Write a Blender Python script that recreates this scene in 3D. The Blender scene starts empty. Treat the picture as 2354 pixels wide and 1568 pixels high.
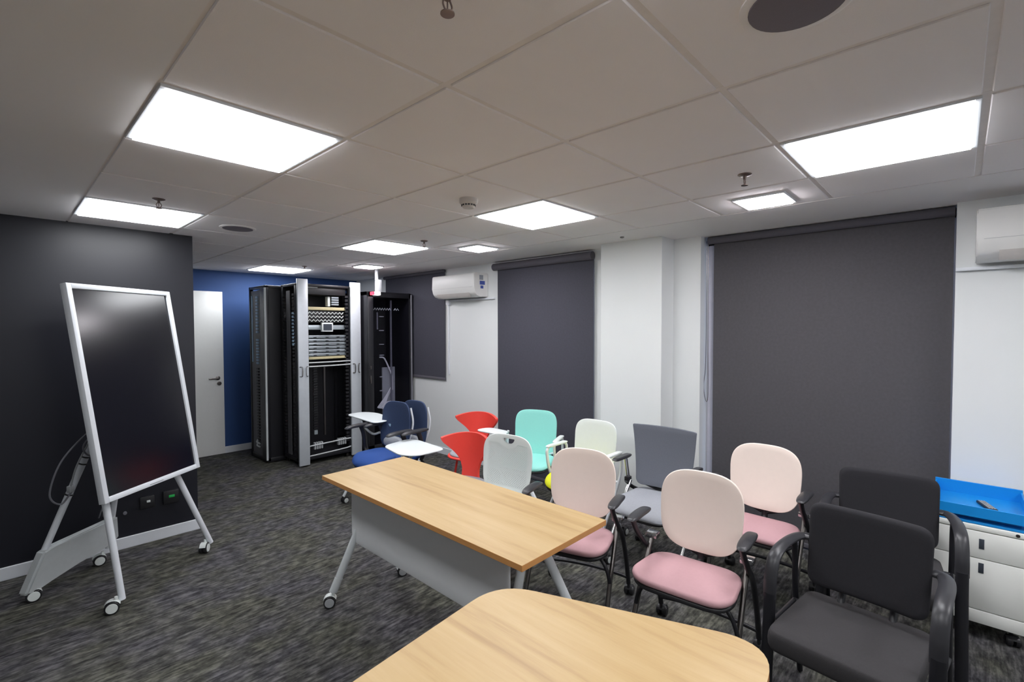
import bpy, bmesh, math, random
from mathutils import Vector, Matrix
random.seed(7)
SC = bpy.context.scene
COL = SC.collection
PI = math.pi

# ------------------------------------------------------------------ camera
YAW, PITCH, ROLL, FPX = 0.7501, -0.0288, -0.0021, 1105.22
CEIL = 2.36
CAM = Vector((-0.9412, -1.1509, CEIL - 0.7343))
fw = Vector((math.cos(YAW)*math.cos(PITCH), math.sin(YAW)*math.cos(PITCH), math.sin(PITCH)))
rt = fw.cross(Vector((0, 0, 1))).normalized()
up = rt.cross(fw)
rt2 = rt*math.cos(ROLL) + up*math.sin(ROLL)
up2 = -rt*math.sin(ROLL) + up*math.cos(ROLL)
cd = bpy.data.cameras.new('camera'); cam = bpy.data.objects.new('camera', cd); COL.objects.link(cam)
m = Matrix((rt2, up2, -fw)).transposed().to_4x4(); m.translation = CAM
cam.matrix_world = m
cd.sensor_width = 36; cd.sensor_fit = 'HORIZONTAL'; cd.lens = FPX/2354*36; cd.clip_start = 0.02
SC.camera = cam

# ------------------------------------------------------------------ world, exposure
w = bpy.data.worlds.new('world'); SC.world = w; w.use_nodes = True
w.node_tree.nodes['Background'].inputs[0].default_value = (0.35, 0.42, 0.62, 1)
w.node_tree.nodes['Background'].inputs[1].default_value = 1.0
SC.view_settings.view_transform = 'Standard'; SC.view_settings.look = 'None'
SC.view_settings.exposure = 0.68; SC.view_settings.gamma = 1
PANEL_E = 11.0      # radiance of the ceiling panels
SMALL_E = 34.0

# ------------------------------------------------------------------ materials
def lin(c):
    return tuple(((v/255)/12.92 if v/255 <= .04045 else ((v/255+.055)/1.055)**2.4) for v in c)
def nodes(name):
    m = bpy.data.materials.new(name); m.use_nodes = True
    nt = m.node_tree; return m, nt, nt.nodes['Principled BSDF']
def mat(name, c, rough=.5, metal=0, var=.06, scale=30, bump=0, bscale=200, coat=0, spec=.5):
    """procedural: base colour with a little noise variation and optional bump"""
    m, nt, b = nodes(name); c = lin(c)
    tc = nt.nodes.new('ShaderNodeTexCoord'); n = nt.nodes.new('ShaderNodeTexNoise')
    n.inputs['Scale'].default_value = scale; n.inputs['Detail'].default_value = 3
    nt.links.new(tc.outputs['Object'], n.inputs['Vector'])
    r = nt.nodes.new('ShaderNodeMix'); r.data_type = 'RGBA'
    r.inputs[6].default_value = tuple(max(0, v*(1-var)) for v in c)+(1,)
    r.inputs[7].default_value = tuple(min(1, v*(1+var)) for v in c)+(1,)
    nt.links.new(n.outputs['Fac'], r.inputs[0]); nt.links.new(r.outputs[2], b.inputs['Base Color'])
    b.inputs['Roughness'].default_value = rough; b.inputs['Metallic'].default_value = metal
    b.inputs['Coat Weight'].default_value = coat; b.inputs['Specular IOR Level'].default_value = spec
    if bump:
        n2 = nt.nodes.new('ShaderNodeTexNoise'); n2.inputs['Scale'].default_value = bscale
        nt.links.new(tc.outputs['Object'], n2.inputs['Vector'])
        bp = nt.nodes.new('ShaderNodeBump'); bp.inputs['Strength'].default_value = bump; bp.inputs['Distance'].default_value = .002
        nt.links.new(n2.outputs['Fac'], bp.inputs['Height']); nt.links.new(bp.outputs['Normal'], b.inputs['Normal'])
    return m
def emit(name, c, s):
    m, nt, b = nodes(name); b.inputs['Base Color'].default_value = (*lin(c), 1)
    b.inputs['Emission Color'].default_value = (*lin(c), 1); b.inputs['Emission Strength'].default_value = s
    return m
def wood(name, axis):
    m, nt, b = nodes(name)
    tc = nt.nodes.new('ShaderNodeTexCoord'); mp = nt.nodes.new('ShaderNodeMapping')
    sc = [16, 16, 16]; sc[axis] = 1.1
    mp.inputs['Scale'].default_value = sc
    mp.inputs['Rotation'].default_value = (0, 0, 0.0)
    nt.links.new(tc.outputs['Object'], mp.inputs['Vector'])
    n = nt.nodes.new('ShaderNodeTexNoise'); n.inputs['Scale'].default_value = 1.0; n.inputs['Detail'].default_value = 6; n.inputs['Roughness'].default_value = .62
    n.inputs['Distortion'].default_value = .25
    nt.links.new(mp.outputs['Vector'], n.inputs['Vector'])
    cr = nt.nodes.new('ShaderNodeValToRGB'); e = cr.color_ramp.elements
    e[0].position = .30; e[0].color = (*lin((170, 138, 94)), 1)
    e[1].position = .68; e[1].color = (*lin((197, 169, 123)), 1)
    x = cr.color_ramp.elements.new(.46); x.color = (*lin((188, 158, 110)), 1)
    nt.links.new(n.outputs['Fac'], cr.inputs[0]); nt.links.new(cr.outputs[0], b.inputs['Base Color'])
    b.inputs['Roughness'].default_value = .42
    return m
def carpet():
    m, nt, b = nodes('carpet')
    L = nt.links.new
    tc = nt.nodes.new('ShaderNodeTexCoord')
    def noise(scl, detail=4, rough=.6):
        mp = nt.nodes.new('ShaderNodeMapping'); mp.inputs['Scale'].default_value = scl
        L(tc.outputs['Object'], mp.inputs['Vector'])
        n = nt.nodes.new('ShaderNodeTexNoise'); n.inputs['Scale'].default_value = 1; n.inputs['Detail'].default_value = detail; n.inputs['Roughness'].default_value = rough
        L(mp.outputs['Vector'], n.inputs['Vector']); return n
    a = noise((8, 62, 1)); c = noise((30, 60, 1), 3); d = noise((13, 24, 1), 3); h = noise((2.1, 2.3, 1), 2); h.inputs['Scale'].default_value = 1.3
    def mth(op, x, y):
        q = nt.nodes.new('ShaderNodeMath'); q.operation = op
        for i, v in enumerate((x, y)):
            if isinstance(v, (int, float)): q.inputs[i].default_value = v
            else: L(v, q.inputs[i])
        return q.outputs[0]
    s = mth('ADD', mth('MULTIPLY', a.outputs['Fac'], .40), mth('MULTIPLY', c.outputs['Fac'], .20))
    s = mth('ADD', s, mth('MULTIPLY', d.outputs['Fac'], .40))
    cr = nt.nodes.new('ShaderNodeValToRGB'); e = cr.color_ramp.elements
    e[0].position = .40; e[0].color = (*lin((45, 44, 44)), 1)
    e[1].position = .64; e[1].color = (*lin((118, 116, 112)), 1)
    x = cr.color_ramp.elements.new(.50); x.color = (*lin((76, 75, 73)), 1)
    L(s, cr.inputs[0])
    tint = nt.nodes.new('ShaderNodeMix'); tint.data_type = 'RGBA'; tint.blend_type = 'MULTIPLY'
    tr = nt.nodes.new('ShaderNodeValToRGB'); te = tr.color_ramp.elements
    te[0].position = .38; te[0].color = (.97, 1.0, .88, 1); te[1].position = .62; te[1].color = (.96, .96, 1.1, 1)
    L(h.outputs['Fac'], tr.inputs[0]); tint.inputs[0].default_value = 1
    L(cr.outputs[0], tint.inputs[6]); L(tr.outputs[0], tint.inputs[7])
    L(tint.outputs[2], b.inputs['Base Color'])
    b.inputs['Roughness'].default_value = .95; b.inputs['Specular IOR Level'].default_value = .15
    bp = nt.nodes.new('ShaderNodeBump'); bp.inputs['Strength'].default_value = .6; bp.inputs['Distance'].default_value = .004
    L(s, bp.inputs['Height']); L(bp.outputs['Normal'], b.inputs['Normal'])
    return m
def blind_mat(name, c, tr):
    m, nt, b = nodes(name); L = nt.links.new
    tc = nt.nodes.new('ShaderNodeTexCoord')
    n = nt.nodes.new('ShaderNodeTexNoise'); n.inputs['Scale'].default_value = 55; n.inputs['Detail'].default_value = 4
    L(tc.outputs['Object'], n.inputs['Vector'])
    r = nt.nodes.new('ShaderNodeMix'); r.data_type = 'RGBA'; c = lin(c)
    r.inputs[6].default_value = tuple(v*.85 for v in c)+(1,); r.inputs[7].default_value = tuple(v*1.15 for v in c)+(1,)
    L(n.outputs['Fac'], r.inputs[0]); L(r.outputs[2], b.inputs['Base Color'])
    b.inputs['Roughness'].default_value = .75; b.inputs['Specular IOR Level'].default_value = .3
    t = nt.nodes.new('ShaderNodeBsdfTransparent'); mx = nt.nodes.new('ShaderNodeMixShader')
    mp = nt.nodes.new('ShaderNodeMath'); mp.operation = 'MULTIPLY'; mp.inputs[1].default_value = tr*2
    n3 = nt.nodes.new('ShaderNodeTexNoise'); n3.inputs['Scale'].default_value = 38; n3.inputs['Detail'].default_value = 5; n3.inputs['Roughness'].default_value = .8
    L(tc.outputs['Object'], n3.inputs['Vector']); L(n3.outputs['Fac'], mp.inputs[0])
    L(mp.outputs[0], mx.inputs[0]); L(b.outputs[0], mx.inputs[1]); L(t.outputs[0], mx.inputs[2])
    L(mx.outputs[0], nt.nodes['Material Output'].inputs['Surface'])
    return m
def perforated():
    """white plastic with a diagonal lattice of round holes and a handle slot; object space y,z"""
    m, nt, b = nodes('perforated_plastic'); L = nt.links.new
    b.inputs['Base Color'].default_value = (*lin((226, 232, 230)), 1); b.inputs['Roughness'].default_value = .4
    tc = nt.nodes.new('ShaderNodeTexCoord'); sx = nt.nodes.new('ShaderNodeSeparateXYZ'); L(tc.outputs['Object'], sx.inputs[0])
    def M(op, x, y=0, z=None):
        q = nt.nodes.new('ShaderNodeMath'); q.operation = op
        for i, v in enumerate((x, y) if z is None else (x, y, z)):
            if isinstance(v, (int, float)): q.inputs[i].default_value = v
            else: L(v, q.inputs[i])
        return q.outputs[0]
    Y, Z = sx.outputs['Y'], sx.outputs['Z']
    P = 0.0165
    a = M('MULTIPLY', M('ADD', Y, Z), 1/P); c = M('MULTIPLY', M('SUBTRACT', Y, Z), 1/P)
    fa = M('SUBTRACT', M('FRACT', M('ADD', a, 500)), .5); fc = M('SUBTRACT', M('FRACT', M('ADD', c, 500)), .5)
    d = M('SQRT', M('ADD', M('MULTIPLY', fa, fa), M('MULTIPLY', fc, fc)))
    hole = M('LESS_THAN', d, .27)
    inr = M('MULTIPLY', M('LESS_THAN', M('ABSOLUTE', Y), .165), M('MULTIPLY', M('GREATER_THAN', Z, .525), M('LESS_THAN', Z, .815)))
    hole = M('MULTIPLY', hole, inr)
    ey = M('DIVIDE', Y, .046); ez = M('DIVIDE', M('SUBTRACT', Z, .848), .036)
    slot = M('MULTIPLY', M('LESS_THAN', M('ADD', M('MULTIPLY', ey, ey), M('MULTIPLY', ez, ez)), 1), M('LESS_THAN', Z, .848))
    # the handle stays clear of holes
    k = M('ADD', M('MULTIPLY', M('DIVIDE', Y, .075), M('DIVIDE', Y, .075)), M('MULTIPLY', M('DIVIDE', M('SUBTRACT', Z, .84), .06), M('DIVIDE', M('SUBTRACT', Z, .84), .06)))
    hole = M('MULTIPLY', hole, M('GREATER_THAN', k, 1))
    h = M('MAXIMUM', hole, slot)
    t = nt.nodes.new('ShaderNodeBsdfTransparent'); mx = nt.nodes.new('ShaderNodeMixShader')
    L(h, mx.inputs[0]); L(b.outputs[0], mx.inputs[1]); L(t.outputs[0], mx.inputs[2])
    L(mx.outputs[0], nt.nodes['Material Output'].inputs['Surface'])
    return m
def glass():
    m, nt, b = nodes('window_glass'); L = nt.links.new
    g = nt.nodes.new('ShaderNodeBsdfGlossy'); g.inputs['Roughness'].default_value = .02
    t = nt.nodes.new('ShaderNodeBsdfTransparent'); t.inputs[0].default_value = (.85, .9, .95, 1)
    mx = nt.nodes.new('ShaderNodeMixShader'); mx.inputs[0].default_value = .08
    L(t.outputs[0], mx.inputs[1]); L(g.outputs[0], mx.inputs[2]); L(mx.outputs[0], nt.nodes['Material Output'].inputs['Surface'])
    return m

M_ = dict(
 ceil=mat('ceiling_tile', (246, 242, 244), .9, var=.03, scale=3, bump=.15, bscale=350),
 ceilp=mat('ceiling_plaster', (240, 237, 238), .85, var=.03, scale=2),
 tbar=mat('ceiling_grid', (238, 232, 230), .6),
 white=mat('white_wall_paint', (224, 227, 227), .7, var=.02, scale=4),
 dark=mat('dark_wall_paint', (24, 25, 34), .42, var=.08, scale=5, spec=.5),
 blue=mat('blue_wall_paint', (42, 74, 128), .7, var=.04, scale=5),
 base=mat('baseboard_paint', (226, 230, 236), .4, var=.02),
 door=mat('door_paint', (242, 243, 241), .45, var=.02),
 carpet=carpet(),
 blindA=blind_mat('charcoal_blind_fabric', (84, 82, 86), .045),
 blindB=blind_mat('dark_blind_fabric', (74, 74, 84), .03),
 roller=mat('blind_roller', (92, 90, 98), .8),
 glass=glass(),
 wframe=mat('window_frame', (214, 214, 226), .35),
 wood=wood('beech_laminate', 1), wood2=wood('light_beech_laminate', 1),
 edge=mat('table_edge_band', (196, 140, 82), .45, var=.08),
 grey=mat('grey_powder_coat', (168, 171, 174), .45), modesty=mat('light_grey_panel', (238, 240, 242), .5, var=.02),
 silver=mat('silver_panel', (204, 210, 216), .42, metal=.2),
 lgrey=mat('light_grey_metal', (205, 210, 212), .35),
 chrome=mat('chrome', (190, 190, 192), .18, metal=1, var=.02),
 dkchrome=mat('dark_metal', (112, 108, 106), .3, metal=1),
 black=mat('black_plastic', (34, 34, 37), .42, var=.1),
 black2=mat('black_metal', (28, 28, 33), .4, var=.1),
 armblk=mat('arm_black_plastic', (48, 48, 52), .38, var=.08),
 wplast=mat('white_plastic', (228, 234, 232), .4, var=.02),
 wmetal=mat('white_metal', (226, 230, 236), .32, var=.02),
 screen=mat('black_screen', (12, 12, 22), .20, var=.02, spec=.6),
 pinkback=mat('beige_pink_shell', (244, 228, 217), .5, var=.02),
 pinkseat=mat('pink_fabric', (188, 148, 153), .85, var=.04, scale=60, bump=.2, bscale=600),
 red=mat('red_plastic', (240, 72, 62), .34, var=.03),
 greyfab=mat('grey_fabric', (158, 161, 168), .9, var=.08, scale=90, bump=.3, bscale=600),
 greymesh=mat('dark_grey_mesh', (104, 108, 118), .85, var=.08, scale=120, bump=.3, bscale=700),
 navy=mat('navy_mesh', (44, 60, 92), .8, var=.12, scale=60, bump=.3, bscale=600),
 bluefab=mat('royal_blue_fabric', (40, 78, 150), .85, var=.06, scale=80, bump=.2, bscale=600),
 mint=mat('mint_mesh', (150, 226, 216), .6, var=.03, scale=90),
 yellow=mat('lime_yellow_fabric', (222, 226, 20), .7, var=.04),
 blackfab=mat('black_fabric', (33, 32, 37), .9, var=.15, scale=120, bump=.4, bscale=700),
 greyblack=mat('black_seat_fabric', (52, 50, 52), .9, var=.12, scale=120, bump=.4, bscale=700),
 perf=perforated(),
 cab=mat('cabinet_enamel', (238, 239, 234), .38, var=.015),
 tray=mat('blue_enamel', (16, 138, 216), .4, var=.02),
 acw=mat('air_conditioner_plastic', (232, 232, 230), .35, var=.01),
 slot=mat('dark_slot', (62, 68, 78), .4),
 stickb=mat('blue_sticker', (70, 90, 170), .5), stickg=mat('grey_sticker', (150, 155, 165), .5),
 panel=emit('light_panel_diffuser', (250, 252, 255), PANEL_E), panelB=emit('bright_panel_diffuser', (250, 252, 255), PANEL_E*1.55), small=emit('small_light_diffuser', (255, 250, 255), SMALL_E),
 greenled=emit('green_indicator', (30, 150, 70), .10), redled=emit('red_indicator', (255, 40, 60), 2.0), whiteled=emit('white_indicator', (255, 255, 255), 2.5),
 beige=mat('beige_panel', (200, 190, 150), .5), steel=mat('equipment_steel', (180, 190, 196), .35, metal=.5),
 teal=mat('pale_blue_clip', (156, 186, 212), .5), cable=mat('white_cable', (240, 240, 240), .5), cgrey=mat('grey_cable', (120, 120, 128), .5),
 speaker=mat('speaker_mesh', (118, 112, 122), .7, var=.1, scale=400), sprink=mat('sprinkler_metal', (120, 105, 100), .35, metal=.6),
 lsty=mat('detector_plastic', (205, 200, 196), .5), sidegrey=mat('rack_side_grey', (100, 100, 104), .5),
 wtop=mat('white_laminate', (226, 232, 234), .35, var=.01),
)

# ------------------------------------------------------------------ mesh helpers
def tag(o, label=None, cat=None, group=None, kind=None):
    if label: o['label'] = label
    if cat: o['category'] = cat
    if group: o['group'] = group
    if kind: o['kind'] = kind
    return o
def obj(name, bm, m, parent=None, loc=None, rot=None, smooth=True, mats=None):
    bmesh.ops.recalc_face_normals(bm, faces=bm.faces)
    me = bpy.data.meshes.new(name); bm.to_mesh(me); bm.free()
    for q in (mats or [m]): me.materials.append(q)
    if smooth:
        for p in me.polygons: p.use_smooth = True
        me.set_sharp_from_angle(angle=math.radians(38))
    o = bpy.data.objects.new(name, me); COL.objects.link(o)
    if parent is not None: o.parent = parent
    if loc is not None: o.location = loc
    if rot is not None: o.rotation_euler = rot
    return o
def thing(name, loc, rz, label, cat, group=None):
    o = bpy.data.objects.new(name, None); COL.objects.link(o); o.empty_display_size = .1
    o.location = loc; o.rotation_euler = (0, 0, rz)
    return tag(o, label, cat, group)
def struct(name, bm, m, parent=None, **k):
    o = obj(name, bm, m, parent, **k)
    if parent is None: o['kind'] = 'structure'
    return o
def B(): return bmesh.new()
def box(bm, x0, x1, y0, y1, z0, z1, bev=0, mi=0, seg=2):
    v = [bm.verts.new((x, y, z)) for x in (x0, x1) for y in (y0, y1) for z in (z0, z1)]
    fs = [bm.faces.new([v[i] for i in q]) for q in ((0, 1, 3, 2), (4, 6, 7, 5), (0, 4, 5, 1), (2, 3, 7, 6), (0, 2, 6, 4), (1, 5, 7, 3))]
    for f in fs: f.material_index = mi
    if bev:
        es = list({e for f in fs for e in f.edges})
        r = bmesh.ops.bevel(bm, geom=es, offset=bev, segments=seg, affect='EDGES', profile=.5)
        for f in r['faces']: f.material_index = mi
    return bm
def path(pts, n=8):
    """Catmull-Rom through pts"""
    P = [Vector(p) for p in pts]; out = []
    for i in range(len(P)-1):
        p0 = P[i-1] if i else P[0]*2-P[1]; p1, p2 = P[i], P[i+1]
        p3 = P[i+2] if i+2 < len(P) else P[-1]*2-P[-2]
        for k in range(n):
            t = k/n
            out.append(.5*((2*p1)+(-p0+p2)*t+(2*p0-5*p1+4*p2-p3)*t*t+(-p0+3*p1-3*p2+p3)*t**3))
    out.append(P[-1]); return out
def tube(bm, pts, r, n=10, rb=None, upv=None, cap=True, mi=0):
    """sweep a circle (or an ellipse r x rb) along pts; r may be a list"""
    P = [Vector(p) for p in pts]; rings = []
    T = [(P[min(i+1, len(P)-1)]-P[max(i-1, 0)]).normalized() for i in range(len(P))]
    u = Vector(upv) if upv else (Vector((0, 0, 1)) if abs(T[0].z) < .9 else Vector((1, 0, 0)))
    for i, p in enumerate(P):
        t = T[i]; u = (u - t*u.dot(t)).normalized(); s = t.cross(u)
        a = r[i] if isinstance(r, (list, tuple)) else r
        b2 = (rb if rb else a)
        rings.append([bm.verts.new(p + u*(a*math.cos(2*PI*k/n)) + s*(b2*math.sin(2*PI*k/n))) for k in range(n)])
    for i in range(len(rings)-1):
        for k in range(n):
            bm.faces.new((rings[i][k], rings[i][(k+1) % n], rings[i+1][(k+1) % n], rings[i+1][k])).material_index = mi
    if cap:
        bm.faces.new(rings[0][::-1]).material_index = mi; bm.faces.new(rings[-1]).material_index = mi
    return bm
def lathe(bm, prof, axis='z', c=(0, 0, 0), n=24, mi=0):
    """prof: list of (radius, height) turned about an axis through c"""
    c = Vector(c); rings = []
    for r, h in prof:
        ring = []
        for k in range(n):
            a = 2*PI*k/n; x, y = r*math.cos(a), r*math.sin(a)
            ring.append(bm.verts.new(c + Vector({'z': (x, y, h), 'y': (x, h, y), 'x': (h, x, y)}[axis])))
        rings.append(ring)
    for i in range(len(rings)-1):
        for k in range(n):
            bm.faces.new((rings[i][k], rings[i][(k+1) % n], rings[i+1][(k+1) % n], rings[i+1][k])).material_index = mi
    bm.faces.new(rings[0]).material_index = mi; bm.faces.new(rings[-1]).material_index = mi
    return bm
def superel(a, b, n=3.0, N=48, taper=0, taper_y=0):
    out = []
    for k in range(N):
        t = 2*PI*k/N; c, s = math.cos(t), math.sin(t)
        x = a*math.copysign(abs(c)**(2/n), c); y = b*math.copysign(abs(s)**(2/n), s)
        out.append((x*(1+taper*y/b), y*(1+taper_y*x/a)))
    return out
def rounded(poly, r, seg=6):
    """round the corners of a polygon; r a number or one per corner"""
    out = []; n = len(poly)
    for i in range(n):
        p = Vector(poly[i]); a = Vector(poly[i-1]); b2 = Vector(poly[(i+1) % n])
        rr = r[i] if isinstance(r, (list, tuple)) else r
        u = (a-p).normalized(); v = (b2-p).normalized()
        d = min(rr, (a-p).length*.49, (b2-p).length*.49)
        s, e = p+u*d, p+v*d
        for k in range(seg+1):
            t = k/seg; q = s*(1-t)**2 + p*2*t*(1-t) + e*t*t
            out.append((q.x, q.y))
    return out
def resample(o, d=.02):
    out = []
    for i, p in enumerate(o):
        q = o[(i+1) % len(o)]; n = max(1, int(math.hypot(q[0]-p[0], q[1]-p[1])/d))
        out += [(p[0]+(q[0]-p[0])*k/n, p[1]+(q[1]-p[1])*k/n) for k in range(n)]
    return out
def pad(bm, outline, th, fn=None, rings=6, crown=0, edge=.35, mi=0, back_crown=0):
    """a padded panel: outline in 2-D, thickness th, rounded rim; fn(a,b,h)->point, h measured from mid-surface"""
    if fn is None: fn = lambda a, b, h: (a, b, h)
    cx = (max(p[0] for p in outline)+min(p[0] for p in outline))/2; cy = (max(p[1] for p in outline)+min(p[1] for p in outline))/2
    outline = resample(outline)
    ext = min(max(p[0] for p in outline)-min(p[0] for p in outline), max(p[1] for p in outline)-min(p[1] for p in outline))/2
    ins = min(.5, th*edge/ext)
    lv = []
    for k in range(4):                       # rim quarter round
        a = k/3*PI/2; lv.append((1-ins*(1-math.cos(a)), th/2*math.sin(a)))
    s0 = lv[-1][0]
    for k in range(1, rings): s = s0*(1-k/rings); lv.append((s, th/2+crown*(1-(s/s0)**2)))
    def ring(s, h): return [bm.verts.new(fn(cx+(x-cx)*s, cy+(y-cy)*s, h)) for x, y in outline]
    N = len(outline)
    top = [ring(s, h) for s, h in lv]
    bot = [top[0]] + [ring(s, -h if i < 4 else -(th/2+back_crown*(1-(s/s0)**2))) for i, (s, h) in enumerate(lv) if i]
    for st in (top, bot):
        for i in range(len(st)-1):
            for k in range(N): bm.faces.new((st[i][k], st[i][(k+1) % N], st[i+1][(k+1) % N], st[i+1][k])).material_index = mi
    for st, h in ((top, th/2+crown), (bot, -th/2-back_crown)):
        c = bm.verts.new(fn(cx, cy, h))
        for k in range(N): bm.faces.new((st[-1][k], st[-1][(k+1) % N], c)).material_index = mi
    return bm
def prism(bm, poly, z0, z1, bev=0, mi=0, mtop=None):
    v0 = [bm.verts.new((x, y, z0)) for x, y in poly]; v1 = [bm.verts.new((x, y, z1)) for x, y in poly]
    n = len(poly); fs = []
    a = bm.faces.new(v0[::-1]); b2 = bm.faces.new(v1); a.material_index = mi; b2.material_index = mi if mtop is None else mtop
    for k in range(n):
        f = bm.faces.new((v0[k], v0[(k+1) % n], v1[(k+1) % n], v1[k])); f.material_index = mi
    if bev: bmesh.ops.bevel(bm, geom=list(a.edges)+list(b2.edges), offset=bev, segments=2, affect='EDGES')
    return bm
def sheet(bm, fn, nu, nv, th, mi=0):
    """curved plate: fn(u,v) in [0,1]^2 -> point, thickness th along the normal"""
    g = [[Vector(fn(i/nu, j/nv)) for j in range(nv+1)] for i in range(nu+1)]
    def nrm(i, j):
        a = g[min(i+1, nu)][j]-g[max(i-1, 0)][j]; b2 = g[i][min(j+1, nv)]-g[i][max(j-1, 0)]
        c = a.cross(b2); return c.normalized() if c.length > 1e-9 else Vector((1, 0, 0))
    N = [[nrm(i, j) for j in range(nv+1)] for i in range(nu+1)]
    A = [[bm.verts.new(g[i][j]+N[i][j]*th/2) for j in range(nv+1)] for i in range(nu+1)]
    C = [[bm.verts.new(g[i][j]-N[i][j]*th/2) for j in range(nv+1)] for i in range(nu+1)]
    for i in range(nu):
        for j in range(nv):
            bm.faces.new((A[i][j], A[i+1][j], A[i+1][j+1], A[i][j+1])); bm.faces.new((C[i][j], C[i][j+1], C[i+1][j+1], C[i+1][j]))
    for i in range(nu):
        for j in (0, nv): bm.faces.new((A[i][j], A[i+1][j], C[i+1][j], C[i][j]))
    for j in range(nv):
        for i in (0, nu): bm.faces.new((A[i][j], A[i][j+1], C[i][j+1], C[i][j]))
    return bm
def kids(o): return [c for c in bpy.data.objects if c.parent == o]
def dup(o, loc=None, rz=None, label=None, parent=None):
    c = o.copy(); COL.objects.link(c)
    if parent: c.parent = parent
    if loc: c.location = loc
    if rz is not None: c.rotation_euler = (0, 0, rz)
    if label: c['label'] = label
    for k in kids(o): dup(k, parent=c)
    return c
def caster(parent, pos, ang=0, r=.03, body=None, wheel=None, hub=None, name='caster'):
    """twin-wheel caster as one part, standing on the floor below pos"""
    x, y, z = pos; bm = B(); ca, sa = math.cos(ang), math.sin(ang)
    ox = -.018
    for s in (-1, 1):
        lathe(bm, [(r*.3, s*.006), (r*.96, s*.006), (r, s*.010), (r, s*.022), (r*.92, s*.026)], 'y', (ox, 0, r), 20, 0)
        lathe(bm, [(r*.78, s*.0255), (r*.74, s*.0285), (.002, s*.029)], 'y', (ox, 0, r), 20, 1)
    # hood over the wheels
    sheetpts = [(ox + (r+.004)*math.cos(a), 0, r+(r+.004)*math.sin(a)) for a in [PI*(.12+.76*k/8) for k in range(9)]]
    for i in range(8):
        p, q = sheetpts[i], sheetpts[i+1]
        vs = [bm.verts.new((p[0], -.02, p[2])), bm.verts.new((p[0], .02, p[2])), bm.verts.new((q[0], .02, q[2])), bm.verts.new((q[0], -.02, q[2]))]
        bm.faces.new(vs).material_index = 2
    tube(bm, [(0, 0, r*1.2), (0, 0, max(z, 2*r+.012))], .009, 10, mi=2)
    bmesh.ops.rotate(bm, cent=(0, 0, 0), matrix=Matrix.Rotation(ang, 3, 'Z'), verts=bm.verts)
    bmesh.ops.translate(bm, vec=(x, y, 0), verts=bm.verts)
    return obj(name, bm, None, parent, mats=[wheel or M_['black'], hub or M_['wplast'], body or M_['black']])

# ================================================================== ROOM
XL, YB, XW, YL, YN = -3.4, -4.2, 2.94, 3.33, 5.80     # left, behind, window wall, dark wall, far wall
bm = B(); box(bm, XL, 3.35, YB, YN+.12, -.06, 0); struct('floor', bm, M_['carpet'], smooth=False)

# ceiling: plaster slab with lay-in tiles hanging 5 mm below the grid bars
LIGHTS = [(-.3, .9), (-.3, 2.7), (1.5, .9), (1.5, -.9), (1.5, 2.7), (1.5, 5.1), (-.3, -.9), (1.5, -2.7), (-.3, -2.7)]
lightcells = {(round((x-.3)/.6), round((y-.3)/.6)) for x, y in LIGHTS}
bm = B(); box(bm, XL, 3.35, YB, YN+.12, CEIL+.004, CEIL+.1, mi=1)
GX0, GX1, GY0, GY1 = -.6, 2.33, -3.6, 5.4
box(bm, XL, GX0, YB, YN, CEIL-.006, CEIL+.004, mi=1); box(bm, GX1, 3.35, YB, YN+.1, CEIL-.006, CEIL+.004, mi=1)
box(bm, GX0, GX1, GY1, YN, CEIL-.006, CEIL+.004, mi=1); box(bm, GX0, GX1, YB, GY0, CEIL-.006, CEIL+.004, mi=1)
for i in range(-1, 4):
    for j in range(-6, 9):
        if (i, j) in lightcells: continue
        x0, y0 = i*.6, j*.6; x1, y1 = min(x0+.6, GX1), y0+.6
        box(bm, x0+.011, x1-.011, y0+.011, y1-.011, CEIL-.006, CEIL+.004, bev=.003, seg=1)
struct('ceiling', bm, None, mats=[M_['ceil'], M_['ceilp']], smooth=False)
bm = B()
for i in range(-1, 5):
    x = min(i*.6, GX1); box(bm, x-.0125, x+.0125, GY0, GY1, CEIL-.0015, CEIL+.004)
for j in range(-6, 10): box(bm, GX0, GX1, j*.6-.0125, j*.6+.0125, CEIL-.0009, CEIL+.004)
struct('trim_1', bm, M_['tbar'], smooth=False)

# walls
bm = B(); box(bm, XL, .14, YL, YN+.12, 0, CEIL); struct('wall_left', bm, M_['dark'], smooth=False)
bm = B(); box(bm, .14, 3.35, YN, YN+.12, 0, CEIL); struct('wall_back', bm, M_['blue'], smooth=False)
bm = B(); box(bm, XL-.1, XL, YB, YL, 0, CEIL); struct('wall_rear', bm, M_['white'], smooth=False)
bm = B(); box(bm, XL, 3.35, YB-.1, YB, 0, CEIL); struct('wall_front', bm, M_['white'], smooth=False)
bm = B()
XO = 3.30
box(bm, XW, XO, 4.92, YN, 0, CEIL); box(bm, XW, XO, 3.66, 4.92, 0, 1.06); box(bm, XW, XO, 2.62, 3.66, 0, CEIL)
box(bm, XW, XO, .386, 1.40, 0, CEIL); 
box(bm, XW, XO, YB, -1.125, 0, CEIL)
box(bm, XW, XO, 3.66, 4.92, 2.27, CEIL); box(bm, XW, XO, 1.40, 2.62, 2.27, CEIL)
struct('wall_right', bm, M_['white'], smooth=False)
bm = B(); box(bm, 2.72, XW+.002, .612, 1.185, 0, CEIL, bev=.004); struct('trim_2', bm, M_['white'], smooth=False)
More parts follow.
